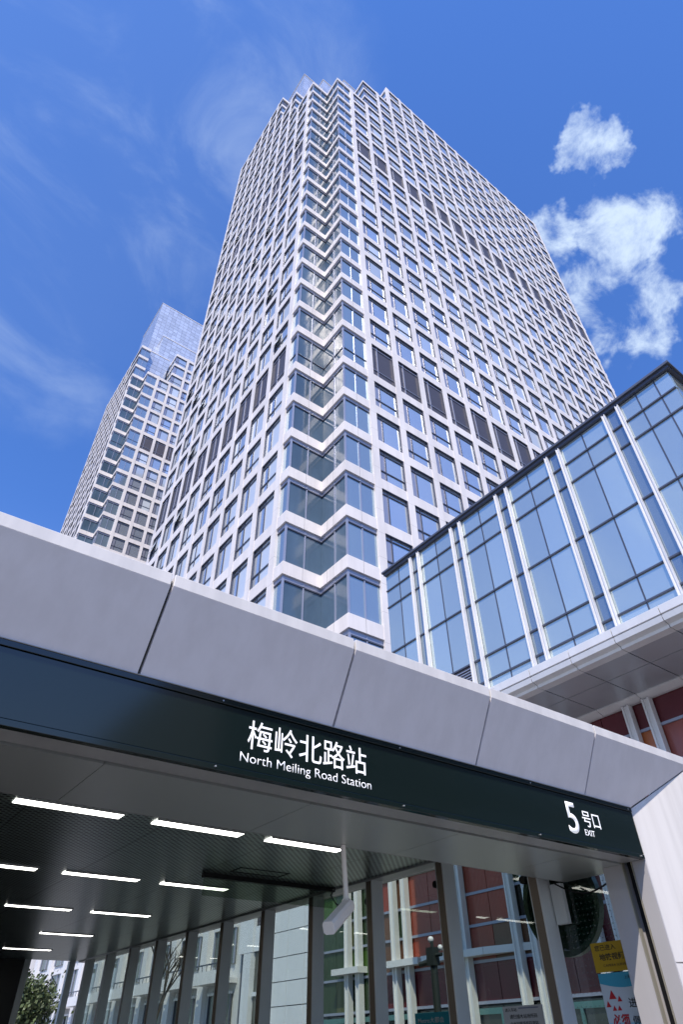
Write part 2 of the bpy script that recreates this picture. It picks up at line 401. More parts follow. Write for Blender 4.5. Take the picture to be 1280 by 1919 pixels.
        g0 = LOUV if kind == 'louvre' else (GLASSN if face == 'R' else GLASS)
        d = rec
        bx(nar[0]+.03, nar[1], d, d+.05, z0, z1, g0); bx(wid[0], wid[1]-.03, d+.001, d+.05, z0, z1, g1)
        frm = MULL if kind == 'louvre' else DARKF
        bx(split-fr*.5, split+fr*.5, d-.10, d, z0, z1, frm)
        bx(a0, a1, .03, d-.002, z1-.08, z1, DARKF)  # dark head strip stands in for the shade under the spandrel
        bx(a0, a1, d-.09, d-.003, z1-.62, z1-.50, frm)
        bx(a1-.11, a1+.02, .01, d-.004, z0+.002, z1-.125, DARKF)
        if face == 'L': bx(a0-.02, a0+.07, .01, d-.004, z0+.002, z1-.125, DARKF)
        if kind == 'transom': bx(a0+.04, a1-.1, d-.09, d-.003, z0+.30*hh, z0+.30*hh+.13, DARKF)
        if kind == 'louvre': bx(a0+.04, a1-.1, d-.09, d-.003, z0+.20*hh, z0+.20*hh+.08, MULL)
        if kind == 'open':
            bx(a0+.04, a1-.1, d-.09, d-.003, z0+.30*hh, z0+.30*hh+.13, DARKF)
            zt, zb = z0+.84*hh, z0+.32*hh
            if face == 'L':
                q0, q1 = Y+split+.06, Y+a1-.12
                xg = X-CA+d-.1; P = [(xg, q0, zt), (xg, q1, zt), (xg-.5, q1, zb), (xg-.5, q0, zb)]
            else:
                q0, q1 = X+a0+.05, X+split-.06
                xg = Y+d-.1; P = [(q0, xg, zt), (q1, xg, zt), (q1, xg-.4, zb), (q0, xg-.4, zb)]
            P += [(p[0]+.05*(face == 'L'), p[1]+.05*(face == 'R'), p[2]) for p in P]
            mb.poly(P, [(0, 1, 2, 3), (7, 6, 5, 4), (0, 4, 5, 1), (1, 5, 6, 2), (2, 6, 7, 3), (3, 7, 4, 0)], GLASS)
            bx(split if face == 'L' else a0, a1 if face == 'L' else split, d-.012, d-.001, z0+.31*hh, z0+.45*hh, BLACK)
    jobs = []
    for k in range(kmin+1, kb3L+1):
        z0, z1 = zz(k-1)+BH, zz(k)
        tall = k in (7, 19)
        for j in range(nR):
            x0 = .63*H+pw+j*PIT; x1 = .63*H+(j+1)*PIT
            if (k > kb1 and j < 1) or (k > kb2 and j < 3) or k > kb3: continue
            if k > kb1 and j == 1: x0 = xa+.06
            kind = 'louvre' if tall else ('transom' if (j+k) % 2 == 0 else 'plain')
            jobs.append(('R', x0, x1, z0, z1, kind, math.hypot(X+x0, Y)**2+z0**2))
        for j in range(nL):
            y0 = .955*H+pw+j*PITL; y1 = .955*H+(j+1)*PITL
            if (k > kb1 and j < 1) or (k > kb2 and j < 3): continue
            if k > kb1 and k <= kb2 and j == 1: y0 = ya+.06
            if k > kb2 and j == 3: y0 = yb+.06
            kind = 'louvre' if tall else ('transom' if (j+k) % 2 == 0 else 'plain')
            if kind == 'transom' and rng.random() < .17: kind = 'open'
            jobs.append(('L', y0, y1, z0, z1, kind, (math.hypot(X-CA, Y+y0)**2+z0**2)*1.5))
    vis = [jb for jb in jobs if jb[3] > EYE+3.9*H+dz]
    vis.sort(key=lambda jb: jb[6]); near = set(id(jb) for jb in vis[:n_win_parts])
    rest = MB()
    for jb in jobs:
        f_, a0, a1, z0, z1, kind, _ = jb
        if id(jb) in near:
            mb = MB(); win_mesh(mb, f_, a0, a1, z0, z1, kind); mb.build('louvre' if kind == 'louvre' else 'window', root)
        else: win_mesh(rest, f_, a0, a1, z0, z1, kind)
    o = rest.build('window', root); o['kind'] = 'stuff'
    # corner glazing: one part per storey
    def strip(mb, x0, y0, x1, y1, z0, z1, nm, lo, tall):
        """glass along an axis-aligned run, set back by rec; nm mullion fractions"""
        alongx = abs(x1-x0) > abs(y1-y0)
        def bx(s0, s1, d0, d1, w0, w1, m):
            if alongx: mb.box(X+x0+s0, X+x0+s1, Y+y0+d0, Y+y0+d1, w0, w1, m)
            else: mb.box(X+x0+d0, X+x0+d1, Y+y0+s0, Y+y0+s1, w0, w1, m)
        L = (x1-x0) if alongx else (y1-y0)
        fr = [0]+nm+[1]
        for q in range(len(fr)-1):
            bx(L*fr[q]+.003, L*fr[q+1]-.003, rec, rec+.05, z0, z1, GLASSC if lo else GLASSR)
        for q in nm: bx(L*q-.06, L*q+.06, rec-.1, rec, z0, z1, MULL)
        bx(0.1, L, rec-.10, rec-.002, z1-.62, z1-.48, DARKF); bx(0.1, L, rec-.06, rec-.003, z1-.48, z1, MULL)
        if tall: bx(0.1, L, rec-.09, rec-.004, z0+.30*(z1-z0), z0+.30*(z1-z0)+.12, DARKF)
    for k in range(kmin+1, kb1+1):
        z0, z1 = zz(k-1)+BH, zz(k); tall = k in (7, 19); mb = MB()
        strip(mb, rec, 0, .63*H, 0, z0, z1, [.5], False, tall)
        strip(mb, 0, rec, 0, CB+rec, z0, z1, [.45], True, tall)
        strip(mb, -CA+rec, CB, rec-.001, CB, z0, z1, [.52], True, tall)
        strip(mb, -CA, CB+rec, -CA, .955*H, z0, z1, [], False, tall)
        mb.box(X+rec-.08, X+rec+.1, Y+rec-.08, Y+rec+.1, z0, z1, MULL)
        mb.box(X-CA+rec-.08, X-CA+rec+.1, Y+CB+rec-.08, Y+CB+rec+.1, z0, z1, MULL)
        mb.build('corner_glazing', root)
    # upper stepped returns
    for (k0, k1, x_, y_) in ((kb1+1, kb2, xa, ya), (kb2+1, kb3, xb, yb)):
        for k in range(k0, k1+1):
            z0, z1 = zz(k-1)+BH, zz(k); mb = MB()
            strip(mb, x_, rec, x_, 1.36*H if x_ == xa else 2.1*H, z0, z1, [.25, .5, .75], False, False)
            mb.build('corner_glazing', root); mb = MB()
            strip(mb, -CA+rec, y_, xl, y_, z0, z1, [.5], False, False)
            mb.build('corner_glazing', root)
    # glass crown: faceted volumes with a mullion grid
    for (x0, x1, y0, y1, ztop, zbot) in crown:
        cr = MB(); st = 1.9; hz = 2.2
        for (al, f0, a0, a1) in (('x', y0, x0, x1), ('y', x0, y0, y1)):
            n = max(1, int((a1-a0)/st)); m_ = int((ztop-zbot)/hz)
            for q in range(n):
                for r_ in range(m_):
                    s0, s1 = a0+(a1-a0)*q/n, a0+(a1-a0)*(q+1)/n; w0, w1 = zbot+(ztop-zbot)*r_/m_, zbot+(ztop-zbot)*(r_+1)/m_
                    s0 += .07; s1 -= .07; w0 += .07; w1 -= .07
                    if al == 'x': cr.box(X+s0, X+s1, Y+f0, Y+f0+.05, w0, w1, CROWN)
                    else: cr.box(X+f0, X+f0+.05, Y+s0, Y+s1, w0, w1, CROWN)
        cr.box(X+x0+.06, X+x1, Y+y0+.06, Y+y1, zbot, ztop-.05, MULL)
        cr.box(X+x0-.12, X+x1, Y+y0-.12, Y+y0+.3, ztop, ztop+.35, WHITE); cr.box(X+x0-.12, X+x0+.3, Y+y0+.301, Y+y1, ztop, ztop+.35, WHITE)
        cr.build('glass_crown', root)
    # podium skirt
    return LR, LL

TX, TY = 4.4844*H, 5.8217*H
tower = thing('office_tower', 'nearer and larger white gridded office tower with a zigzag glass corner', 'office tower', (TX, TY, 0), 'twin office towers')
build_tower(tower, TX, TY, 0, (24, 27, 29, 30), 17, 9, 92, -4,
            [(-.05*H, 2.2*H, 2.72*H, 6*H, EYE+191/5*H, zk(24)), (.69*H, 3*H, 2.08*H, 2.72*H-.02, EYE+185/5*H, zk(24)),
             (1.45*H, 4*H, 1.36*H, 2.08*H-.02, EYE+182/5*H, zk(24))], (2.11*H, 3.53*H))
T2X, T2Y = 22.65/5*H, 127.56/5*H
tower2 = thing('office_tower', 'distant white gridded tower with a blue glass crown, half hidden by the nearer one', 'office tower', (T2X, T2Y, 0), 'twin office towers')
# dz: storey lines measured for the far tower
DZ2 = EYE + 145.345/5*H - .0*H
base = DZ2 + .0
k_ref = 22
build_tower(tower2, T2X, T2Y, (145.345/5*H+EYE) - (EYE+(4.2868+k_ref-.24+2*(TALL-1))*H), (24, 27, 27, 27), 5, 8, 60, 2,
            [(-.04*H, 6*H, 2.34*H, 6*H, EYE+212/5*H, EYE+155/5*H), (.55*H, 4*H, 1.5*H, 2.34*H-.02, EYE+188/5*H, EYE+155/5*H), (-.05*H, 1.3*H, 1.05*H, 1.5*H-.02, EYE+174/5*H, EYE+155/5*H)], (.7*H, .7*H))

# ================================================================== SHOPPING BUILDING (glass box over a red base)
K = 1.7
def g3(z): return EYE + z*K
XF = 10*K; YN = 2.09*K; YFAR = 11.15*K; XB = 12.15*K
mall = thing('shopping_building', 'low building with overhanging blue glass box and paired white fins above a red base', 'building', (XF, 6*K, 0))
ZT, ZB = g3(10.36), g3(5.61)
MB().box(XF+.3, 40*K, YN+.3, YFAR-.1, g3(5.26)+.05, ZT, DARKF).build('core', mall)
# roof slab with overhang
rf = MB(); rf.box(XF-.20, 41*K, YN-.2, YFAR+.10, g3(10.42), g3(10.475), mat('roof_edge', (.12, .13, .16), .4, .5)); rf.box(XF-.12, 41*K, YN-.12, YFAR+.03, g3(10.34), g3(10.42)-.003, DARKF)
rf.build('roof', mall)
pairs = [(3.27, 3.61), (4.86, 5.20), (6.46, 6.80), (8.08, 8.40), (9.70, 10.02)]
zs_ = [5.61, 5.89, 6.44, 7.86, 9.26, 9.81, 10.34]
edges = [2.09] + [e for p in pairs for e in p] + [11.15]
for j in range(len(edges)-1):
    y0, y1 = edges[j]*K, edges[j+1]*K; narrow = (y1-y0) < .5*K
    mb = MB(); mids = [y0, y1] if narrow else [y0, (y0+y1)/2, y1]
    if j == 0: mids = [y0, y0+(y1-y0)*.28, y0+(y1-y0)*.64, y1]
    for a, b in zip(mids[:-1], mids[1:]):
        for z0, z1 in zip(zs_[:-1], zs_[1:]):
            if (j == 8 and a > mids[0] - .01 and b < y1-.01 and z1 < 6.5 and z0 < 6.4):
                mb.box(XF+.02, XF+.06, a+.03, b-.03, g3(z0), g3(z1)-.03, LOUV)
                q = g3(z0)
                while q < g3(z1)-.1: mb.box(XF-.03, XF+.02, a+.03, b-.03, q, q+.03, MULL); q += .11
                continue
            mb.box(XF, XF+.05, a+.025, b-.025, g3(z0)+.025, g3(z1)-.025, MALLGN if narrow else MALLG)
    for z in zs_[1:-1]: mb.box(XF-.05, XF+.04, y0+.02, y1-.02, g3(z)-.03, g3(z)+.03, DARKF)
    for a in mids[1:-1]: mb.box(XF-.015, XF+.04, a-.022, a+.022, g3(5.61), ZT, DARKF)
    mb.build('window', mall)
for p in pairs:                              # fins: H-shaped white extrusions
    for y in p:
        yc = y*K; f = MB()
        f.box(XF-.15, XF-.02, yc-.068, yc-.038, g3(5.5), g3(10.33)-.02, WHITE2); f.box(XF-.15, XF-.02, yc+.038, yc+.068, g3(5.5), g3(10.33)-.02, WHITE2)
        f.box(XF-.11, XF-.04, yc-.038, yc+.038, g3(5.5), g3(10.33)-.03, WHITE2)
        f.build('fin', mall)
# street face of the glass box (turns the corner)
n = 8
for j in range(n):
    x0, x1 = XF+.05+j*2.2, XF+.05+(j+1)*2.2; mb = MB()
    for z0, z1 in zip(zs_[:-1], zs_[1:]): mb.box(x0+.03, x1-.03, YN, YN+.05, g3(z0)+.03, g3(z1)-.03, MALLG)
    mb.box(x1-.05, x1+.05, YN-.06, YN+.04, g3(5.61), ZT, DARKF)
    mb.build('window', mall)
# sill trim in two steps with a groove, cut into lengths
yj = [2.09, 3.05, 4.0, 4.95, 5.905, 6.86, 7.81, 8.77, 9.72, 10.68, 11.15]
for a, b in zip(yj[:-1], yj[1:]):
    s = MB()
    a_, b_ = a*K+.012, b*K-.012
    s.prism([(XF-.36, g3(5.61)-.01), (XF+.3, g3(5.61)-.01), (XF+.3, g3(5.46)), (XF-.34, g3(5.46))], 'y', a_, b_, WHITE2)
    s.box(XF-.2, XF+.3, a_, b_, g3(5.43), g3(5.46)-.002, DARKF)
    s.prism([(XF-.34, g3(5.43)-.002), (XF+.3, g3(5.43)-.002), (XF+.3, g3(5.25)), (XF-.05, g3(5.25)), (XF-.08, g3(5.30)), (XF-.30, g3(5.33))], 'y', a_, b_, WHITE2)
    s.build('sill', mall)
SOFM = mat('grey_soffit_panel', (.46, .49, .53), .35, .3, .5, var=(.8, .05, (1, 1, 1)))
xs = [10.03, 10.87, 11.85]
for a, b in zip(yj[:-1], yj[1:]):
    for x0, x1 in zip(xs[:-1], xs[1:]):
        MB().box(x0*K+.02, x1*K-.02, a*K+.02, b*K-.02, g3(5.25)+.003, g3(5.25)+.04, SOFM).build('soffit_panel', mall)
    MB().prism([(11.85*K+.01, g3(5.25)+.04), (12.13*K, g3(5.25)+.04), (12.13*K, g3(5.17)), (12.05*K, g3(5.17)), (11.85*K+.01, g3(5.23))], 'y', a*K+.012, b*K-.012, WHITE2).build('soffit_trim', mall)
MB().box(XF+.3, XB, YN+.35, YFAR-.12, g3(5.25)+.041, g3(5.30), DARKF).build('soffit_backing', mall)
# red base ---------------------------------------------------------------
PAL = {'maroon': (.12, .022, .030), 'red': (.30, .055, .032), 'pink': (.29, .075, .055), 'brown': (.15, .07, .04), 'orange': (.46, .14, .045),
       'green': (.06, .12, .02), 'darkgreen': (.035, .06, .03), 'dark': (.018, .014, .012), 'olive': (.09, .10, .04)}
def pm(n): return mat('panel_'+n, PAL[n], .22, .1, .6, var=(.7, .12, (1, 1, 1)))
YE = 17.3
MB().box(XB+.12, XB+14, YN+3, YE*K, 0, g3(5.2), DARKF).build('core', mall)
zr = [5.2, 4.64, 3.93, 3.25, 2.56, 1.95, 1.30, .61]
yr = []; y = 4.75
while y < YE: yr.append(y); y += .965
yr = [2.9, 3.85, 4.8, 5.76, 6.28, 7.0, 7.7, 8.2, 8.95, 9.63, 10.14, 10.88, 11.57, 12.05, 12.8, 13.5, 14.0, 14.75, 15.45, 15.95, 16.62, 17.3]
rng = random.Random(11)
SPEC = {(7, 0): 'pink', (5, 1): 'pink', (4, 1): 'pink', (3, 1): 'pink', (4, 2): 'orange', (13, 4): 'brown', (10, 4): 'red', (10, 3): 'red', (11, 3): 'brown', (10, 5): 'brown', (11, 5): 'red', (10, 4): 'red', (11, 4): 'red'}
for r_ in range(len(zr)-1):
    for c_ in range(len(yr)-1):
        y0, y1 = yr[c_]*K, yr[c_+1]*K; z1, z0 = g3(zr[r_]), g3(zr[r_+1])
        if y0 > YFAR+2 and False: continue
        narrow = y1-y0 < .56*K
        if yr[c_] >= 14.6: col = rng.choice(['green', 'darkgreen', 'darkgreen', 'olive'])
        elif narrow: col = rng.choice(['darkgreen', 'brown', 'dark']) if yr[c_] > 9 else 'maroon'
        else: col = rng.choice(['red', 'red', 'red', 'pink', 'brown'])
        if yr[c_] < 7.7 and r_ == 0: col = 'maroon'
        if yr[c_] == 5.76 and r_ == 1: col = 'orange'
        if zr[r_] < 1.4 and yr[c_] < 14.6: col = 'maroon' if not narrow else 'dark'
        if r_ == 6 and yr[c_] > 9 and yr[c_] < 14.6: col = 'maroon'
        MB().box(XB, XB+.08, y0+.015, y1-.015, z0+.012, z1-.012, pm(col)).build('cladding_panel', mall)
for z in zr[1:]:
    for c_ in range(len(yr)-1):
        if yr[c_] < 2.9: continue
    MB().box(XB-.07, XB-.001, 2.9*K, YE*K, g3(z)-.045, g3(z)+.045, MULL).build('transom', mall)
for k in range(-1, 6):
    for (a, b) in ((5.74, 5.90), (6.2, 6.36)):
        y0, y1 = (a+1.93*k)*K, (b+1.93*k)*K
        f = MB(); zt = g3(5.16)
        f.box(XB-.34, XB-.072, y0, y0+.06, 0, zt, WHITE2); f.box(XB-.34, XB-.072, y1-.06, y1, 0, zt, WHITE2); f.box(XB-.28, XB-.073, y0+.06, y1-.06, 0, zt-.01, WHITE2)
        f.build('fin', mall)
# shopfront below
SHOP = mat('shop_glass', (.03, .035, .035), .06, 0, .9, var=(.5, .3, (1, 1, 1)))
TEALF = mat('teal_frame', (.10, .22, .22), .4, .2)
for c_ in range(len(yr)-1):
    y0, y1 = yr[c_]*K, yr[c_+1]*K; mb = MB()
    mb.box(XB+.02, XB+.06, y0+.02, y1-.02, .05, g3(.55), SHOP)
    mb.box(XB-.05, XB+.02, y0+.001, y1-.001, g3(.42), g3(.52), TEALF); mb.box(XB-.05, XB+.02, y0+.02, y0+.12, 0, g3(.42)-.001, TEALF)
    mb.build('shop_window', mall)
# white ledges
LX = XB-.55
for a, b in ((15.28, 16.42), (13.02, 14.32), (10.95, 12.9)):
    MB().box(LX, XB-.001, a*K, b*K, g3(1.385), g3(1.515), WHITE2).build('ledge', mall)
MB().poly([(LX, 10.95*K-.02, g3(1.385)), (XB-.001, 10.95*K-.02, g3(1.385)), (XB-.001, 9.9*K, g3(1.385)), (XB-.06, 9.9*K, g3(1.385)),
           (LX, 10.95*K-.02, g3(1.515)), (XB-.001, 10.95*K-.02, g3(1.515)), (XB-.001, 9.9*K, g3(1.515)), (XB-.06, 9.9*K, g3(1.515))],
          [(0, 1, 2, 3), (7, 6, 5, 4), (0, 4, 5, 1), (1, 5, 6, 2), (2, 6, 7, 3), (3, 7, 4, 0)], WHITE2).build('ledge', mall)

# ================================================================== WHITE BUILDINGS beyond the corridor
K2 = 21.5/12.15
def h3(z): return EYE+z*K2
XW2 = 21.5
POD = mat('white_wall_panel', (.70, .73, .78), .4, 0, .5, var=(.6, .03, (1, 1, 1)), island=.03)
CREAM = mat('cream_render', (.62, .63, .64), .7, var=(.5, .05, (1, 1, .3)))
CURT = mat('curtained_window', (.10, .11, .10), .15, 0, .8, var=(2.2, .6, (1, 1, .1)))
blk_ = thing('panelled_building', 'building clad in large square white panels, seen through the corridor glass', 'building', (XW2, 17.3*K2, 0))
MB().box(XW2+.15, XW2+1.15, 17.5*K2, 22.0*K2, 0, 8.4, DARKF).build('core', blk_)
zj = [-.6, .29, .89, 1.46, 2.05, 2.69, 3.41, 3.9]
for a, b in ((17.45, 18.2), (18.2, 19.1), (19.1, 20.02)):
    for z0, z1 in zip(zj[:-1], zj[1:]):
        MB().box(XW2, XW2+.14, a*K2+.02, b*K2-.02, max(0, h3(z0))+.02, h3(z1)-.02, POD).build('wall_panel', blk_)
for a, b, z0, z1, m, d in ((20.04, 20.5, -.9, 3.9, POD, -.3), (20.52, 21.1, 2.33, 3.0, POD, 0), (20.52, 21.1, 3.0, 3.9, LOUV, .1), (20.52, 21.1, 1.3, 2.30, CURT, .12), (20.52, 21.1, 1.2, 1.3, POD, .02),
                       (20.52, 21.1, -.85, 1.2, CURT, .12), (21.12, 21.6, -.85, 2.3, POD, -.15), (21.12, 22.0, 2.32, 3.9, POD, -.1)):
    MB().box(XW2+d, XW2+.3, a*K2+.01, b*K2-.01, max(0, h3(z0)), h3(z1), m).build('wall_panel' if m is POD else 'window', blk_)
apt = thing('apartment_building', 'low white apartment building with balconies and curtained windows behind the corridor glass', 'building', (XW2, 26*K2, 0))
# keep it in front of the tower's long side
MB().box(XW2+.3, XW2+1.1, 22.1*K2, 46*K2, 0, 9.2, CREAM).build('wall', apt)
rng = random.Random(3)
y = 22.3
while y < 45:
    w = 1.5
    for (z0, z1) in ((-.35, 1.35), (2.15, 3.15), (3.55, 4.2)):
        f = MB(); y0, y1 = (y+.25)*K2, (y+w+.25)*K2
        f.box(XW2+.2, XW2+.29, y0, y1, h3(z0), h3(z1), CURT)
        for q in (y0, (y0*2+y1)/3, y1): f.box(XW2+.12, XW2+.199, q-.05, q+.05, h3(z0), h3(z1), DARKF if z0 < 0 else MULL)
        f.box(XW2+.05, XW2+.198, y0-.1, y1+.1, h3(z1)+.001, h3(z1)+.12, WHITE2)
        f.build('window', apt)
    b = MB(); y0, y1 = (y+.05)*K2, (y+w+.5)*K2
    b.box(XW2-.9, XW2+.29, y0, y1, h3(1.62), h3(1.76), WHITE2); b.box(XW2-.9, XW2-.8, y0, y1, h3(1.761), h3(1.96), WHITE2)
    b.box(XW2-.88, XW2-.82, y0, y1, h3(2.12), h3(2.16), DARKF)
    for q in range(7): b.box(XW2-.87, XW2-.84, y0+(y1-y0)*q/6.01, y0+(y1-y0)*q/6.01+.03, h3(1.96), h3(2.12), DARKF)
    b.build('balcony', apt)
    MB().box(XW2-.05, XW2+.295, (y+w+.55)*K2, (y+w+1.0)*K2, 0, 9.2, WHITE2).build('pier', apt)
    y += 2.65
far = thing('stepped_building', 'white house end with a dark window, framed by the far end of the corridor', 'building', (19.5, 88, 0))
fb = MB(); fb.box(20.5, 24, 84, 90, 0, 12.5, WHITE2); fb.build('wall', far)
fb = MB(); fb.box(17.4, 28, 96, 104, 0, 13, CREAM); fb.build('wall', far)
MB().box(19.3, 20.9, 95.85, 95.99, 5.5, 9.2, CURT).build('window', far)

opp = thing('reflected_block', 'unseen dark block behind the viewer, added for the name fascia to reflect', 'building', (60, -30, 0))  # out of view, added only to give the black fascia a dark reflection
OPW = mat('reflected_block_wall', (.07, .065, .06), .7, var=(1, .2, (1, 1, 1)))
MB().box(18, 110, -60, -30, 0, 26, OPW).build('wall', opp)
for r_ in range(6):
    MB().box(19, 109, -29.9, -29.85, 2+r_*4, 4.4+r_*4, SHOP).build('window', opp)

# ================================================================== SUBWAY ENTRANCE
ent = thing('subway_entrance', 'subway entrance pavilion with a flared grey metal canopy, black name fascia and glass side wall', 'station entrance', (3, 4, 0))
def e(z): return EYE+z
ZF0, ZF1 = 1.441, 1.952          # black fascia
ZR0, ZR1 = 2.512, 2.612          # bright rim
YF, YR = 4.0, 3.68
XR, XL = 7.02, -5.35
HX = 8.08                        # outer corner of the flare
th = .04
joints = [XL] + [1.25+1.65*k for k in range(-3, 4)]
joints = [j for j in joints if j > XL+.2]; joints = [XL]+joints
gap = .011
for i_, a in enumerate(joints):
    b = joints[i_+1] if i_+1 < len(joints) else None
    a2 = a+gap
    p = MB()
    if b is not None:
        b2 = b-gap; bt = b2
    else:
        b2 = XR-.004; bt = HX-.004                  # mitred end panel
    nrm = Vector((0, -(ZR0-ZF1), -(YF-YR))).normalized()*-th
    q = [(a2, YF, e(ZF1)), (b2, YF, e(ZF1)), (bt, YR, e(ZR0)), (a2, YR, e(ZR0))]
    q2 = [(x, y+nrm.y, z+nrm.z) for x, y, z in q]
    p.poly(q+q2, [(0, 1, 2, 3), (7, 6, 5, 4), (0, 4, 5, 1), (1, 5, 6, 2), (2, 6, 7, 3), (3, 7, 4, 0)], FLARE)
    p.build('canopy_panel', ent)
    r_ = MB(); r_.box(a2, bt, YR, YR+.05, e(ZR0)+.001, e(ZR1), FLAREW); r_.box(a2, bt, YR+.0501, YR+.6, e(ZR1)-.03, e(ZR1), FLAREW)
    r_.build('canopy_rim', ent, bevel=.004)
# backing behind joints
bk = MB(); bk.poly([(XL, YF+.06, e(ZF1)+.01), (XR, YF+.06, e(ZF1)+.01), (HX-.05, YR+.06, e(ZR0)), (XL, YR+.06, e(ZR0)),
                    (XL, YF+.1, e(ZF1)+.01), (XR, YF+.1, e(ZF1)+.01), (HX-.05, YR+.1, e(ZR0)), (XL, YR+.1, e(ZR0))],
                   [(0, 1, 2, 3), (7, 6, 5, 4), (0, 4, 5, 1), (1, 5, 6, 2), (2, 6, 7, 3), (3, 7, 4, 0)], JOINT)
bk.box(XL, HX-.02, YR+.051, YR+.07, e(ZR0), e(ZR1)-.031, JOINT)
bk.build('joint_backing', ent)
# right flare, running down the side, in two lengths
for z0, z1, first in ((ZF1, .55, True), (.55-.012, -EYE, False)):
    p = MB()
    if first: q = [(XR+.012, YF+.002, e(z1)), (HX, YR, e(z1)), (HX, YR, e(ZR0)-.012), (XR+.012, YF+.002, e(z0)-.01)]
    else: q = [(XR+.012, YF+.002, e(z1)), (HX, YR, e(z1)), (HX, YR, e(z0)), (XR+.012, YF+.002, e(z0))]
    q2 = [(x+.02, y+.06, z) for x, y, z in q]
    p.poly(q+q2, [(0, 1, 2, 3), (7, 6, 5, 4), (0, 4, 5, 1), (1, 5, 6, 2), (2, 6, 7, 3), (3, 7, 4, 0)], FLAREW)
    p.build('side_flare', ent)
MB().box(HX+.001, HX+.06, YR, YR+.6, 0, e(ZR1)-.05, FLAREW).build('side_rim', ent)
# black glass fascia with a thin top rail and a lower edge
fs = MB(); fs.box(XL, XR-.002, YF, YF+.05, e(ZF0)+.045, e(ZF1)-.05, FASC); o_f = fs.build('name_fascia', ent)
fr = MB(); fr.box(XL, XR, YF-.012, YF+.05, e(ZF1)-.044, e(ZF1)-.004, FASC); fr.box(XL, XR, YF-.006, YF+.05, e(ZF0), e(ZF0)+.04, FASC)
fr.box(XL, XR, YF-.02, YF+.01, e(ZF1)-.0035, e(ZF1)+.002, STEEL); fr.build('fascia_edge', ent, bevel=.003)
for x in (1.9, 3.6, 5.3, 6.95):
    for z in (ZF0+.02, ZF1-.025): MB().tube((x, YF-.018, e(z)), (x, YF-.004, e(z)), .006, .006, STEEL, 8).build('screw', ent)
SIGNW = mat('sign_white', (.92, .93, .95), .5, emit=((.95, .97, 1.), .35))
yl = YF-.001
text('lettering', '梅岭北路站', 2.133, 3.232, e(1.633), e(1.843), 'y', yl, SIGNW, o_f, .0)
text('lettering', 'North Meiling Road Station', 2.085, 3.275, e(1.514), e(1.600), 'y', yl, SIGNW, o_f, -.010)
text('lettering', '5', 5.795, 5.965, e(1.545), e(1.84), 'y', yl, SIGNW, o_f, .008)
text('lettering', '号口', 6.055, 6.345, e(1.637), e(1.786), 'y', yl, SIGNW, o_f, .0)
text('lettering', 'EXIT', 6.045, 6.205, e(1.553), e(1.607), 'y', yl, SIGNW, o_f, .0, .001)
# lintel underside: front strip, shutter slot, wide soffit in panels
ls = MB(); ls.box(XL, XR-.003, YF+.052, YF+.255, e(ZF0)+.004, e(ZF0)+.05, STEEL); ls.build('lintel_strip', ent)
ls = MB(); ls.box(XL, XR-.003, YF+.256, YF+.30, e(ZF0)+.06, e(ZF0)+.1, BLACK); ls.build('shutter_slot', ent)
YS = 5.26
for i_ in range(len(joints)-1+1):
    a = joints[i_]; b = joints[i_+1] if i_+1 < len(joints) else 7.3
    MB().box(a+.003, b-.003, YF+.301, YS, e(ZF0), e(ZF0)+.03, SOFF).build('soffit_panel', ent)
MB().box(XL, 7.3, YS+.001, YS+.03, e(ZF0)+.002, e(1.993), STEEL).build('lintel_back', ent)
# ceiling, roof, walls
ZC = 1.993; XG = 7.30; YB = 22.2
MB().box(XL, XG+.05, YS+.031, YB, e(ZC), e(ZC)+.03, CEIL).build('ceiling', ent)
MB().box(XL, XG+.35, YF+.12, YB+.4, e(ZC)+.04, e(ZC)+.45, STEEL).build('roof', ent)
MB().box(XL-.2, XL, YF, YB, 0, e(ZC)+.03, DARKW).build('side_wall', ent)
MB().box(XL, 5.55, YB, YB+.2, 0, e(ZC)+.03, DARKW).build('end_wall', ent)
MB().box(XL, XG, YS, YB, .004, .02, FLOORM).build('floor', ent)
MB().box(7.02, XG+.08, 4.6, YB, e(ZC)-.03, e(ZC)-.001, STEEL).build('wall_head', ent)
# entrance column with the shutter guide
COLM = mat('column_finish', (.55, .54, .55), .4, .25, .5, var=(2, .04, (1, 1, .2)))
cm = MB(); cm.box(XR, XG+.12, YF+.003, YF+.165, 0, e(ZF0)+.003, COLM); cm.box(XR, XG+.12, YF+.30, YF+.54, 0, e(ZF0)-.001, COLM); cm.box(XR+.12, XG+.12, YF+.166, YF+.299, 0, e(ZF0)+.05, BLACK)
cm.build('column', ent, bevel=.003)
for y in (YF+.168, YF+.286): MB().box(XR-.004, XR+.05, y, y+.012, 0, e(ZF0)+.05, RAIL).build('shutter_guide', ent)
# posts
posts_y = [5.46+1.6*k for k in range(11)]
for i_, y in enumerate(posts_y):
    o = MB().box(XR, 7.245, y, y+.155, .02, e(ZC)-.031, POSTM).build('post', ent, bevel=.004)
    c = MB().box(XR-.003, XR-.0005, y+.02, y+.135, .03, e(ZC)-.04, mat('post_face', (.20, .165, .13), .45, .3)).build('post_face', ent)
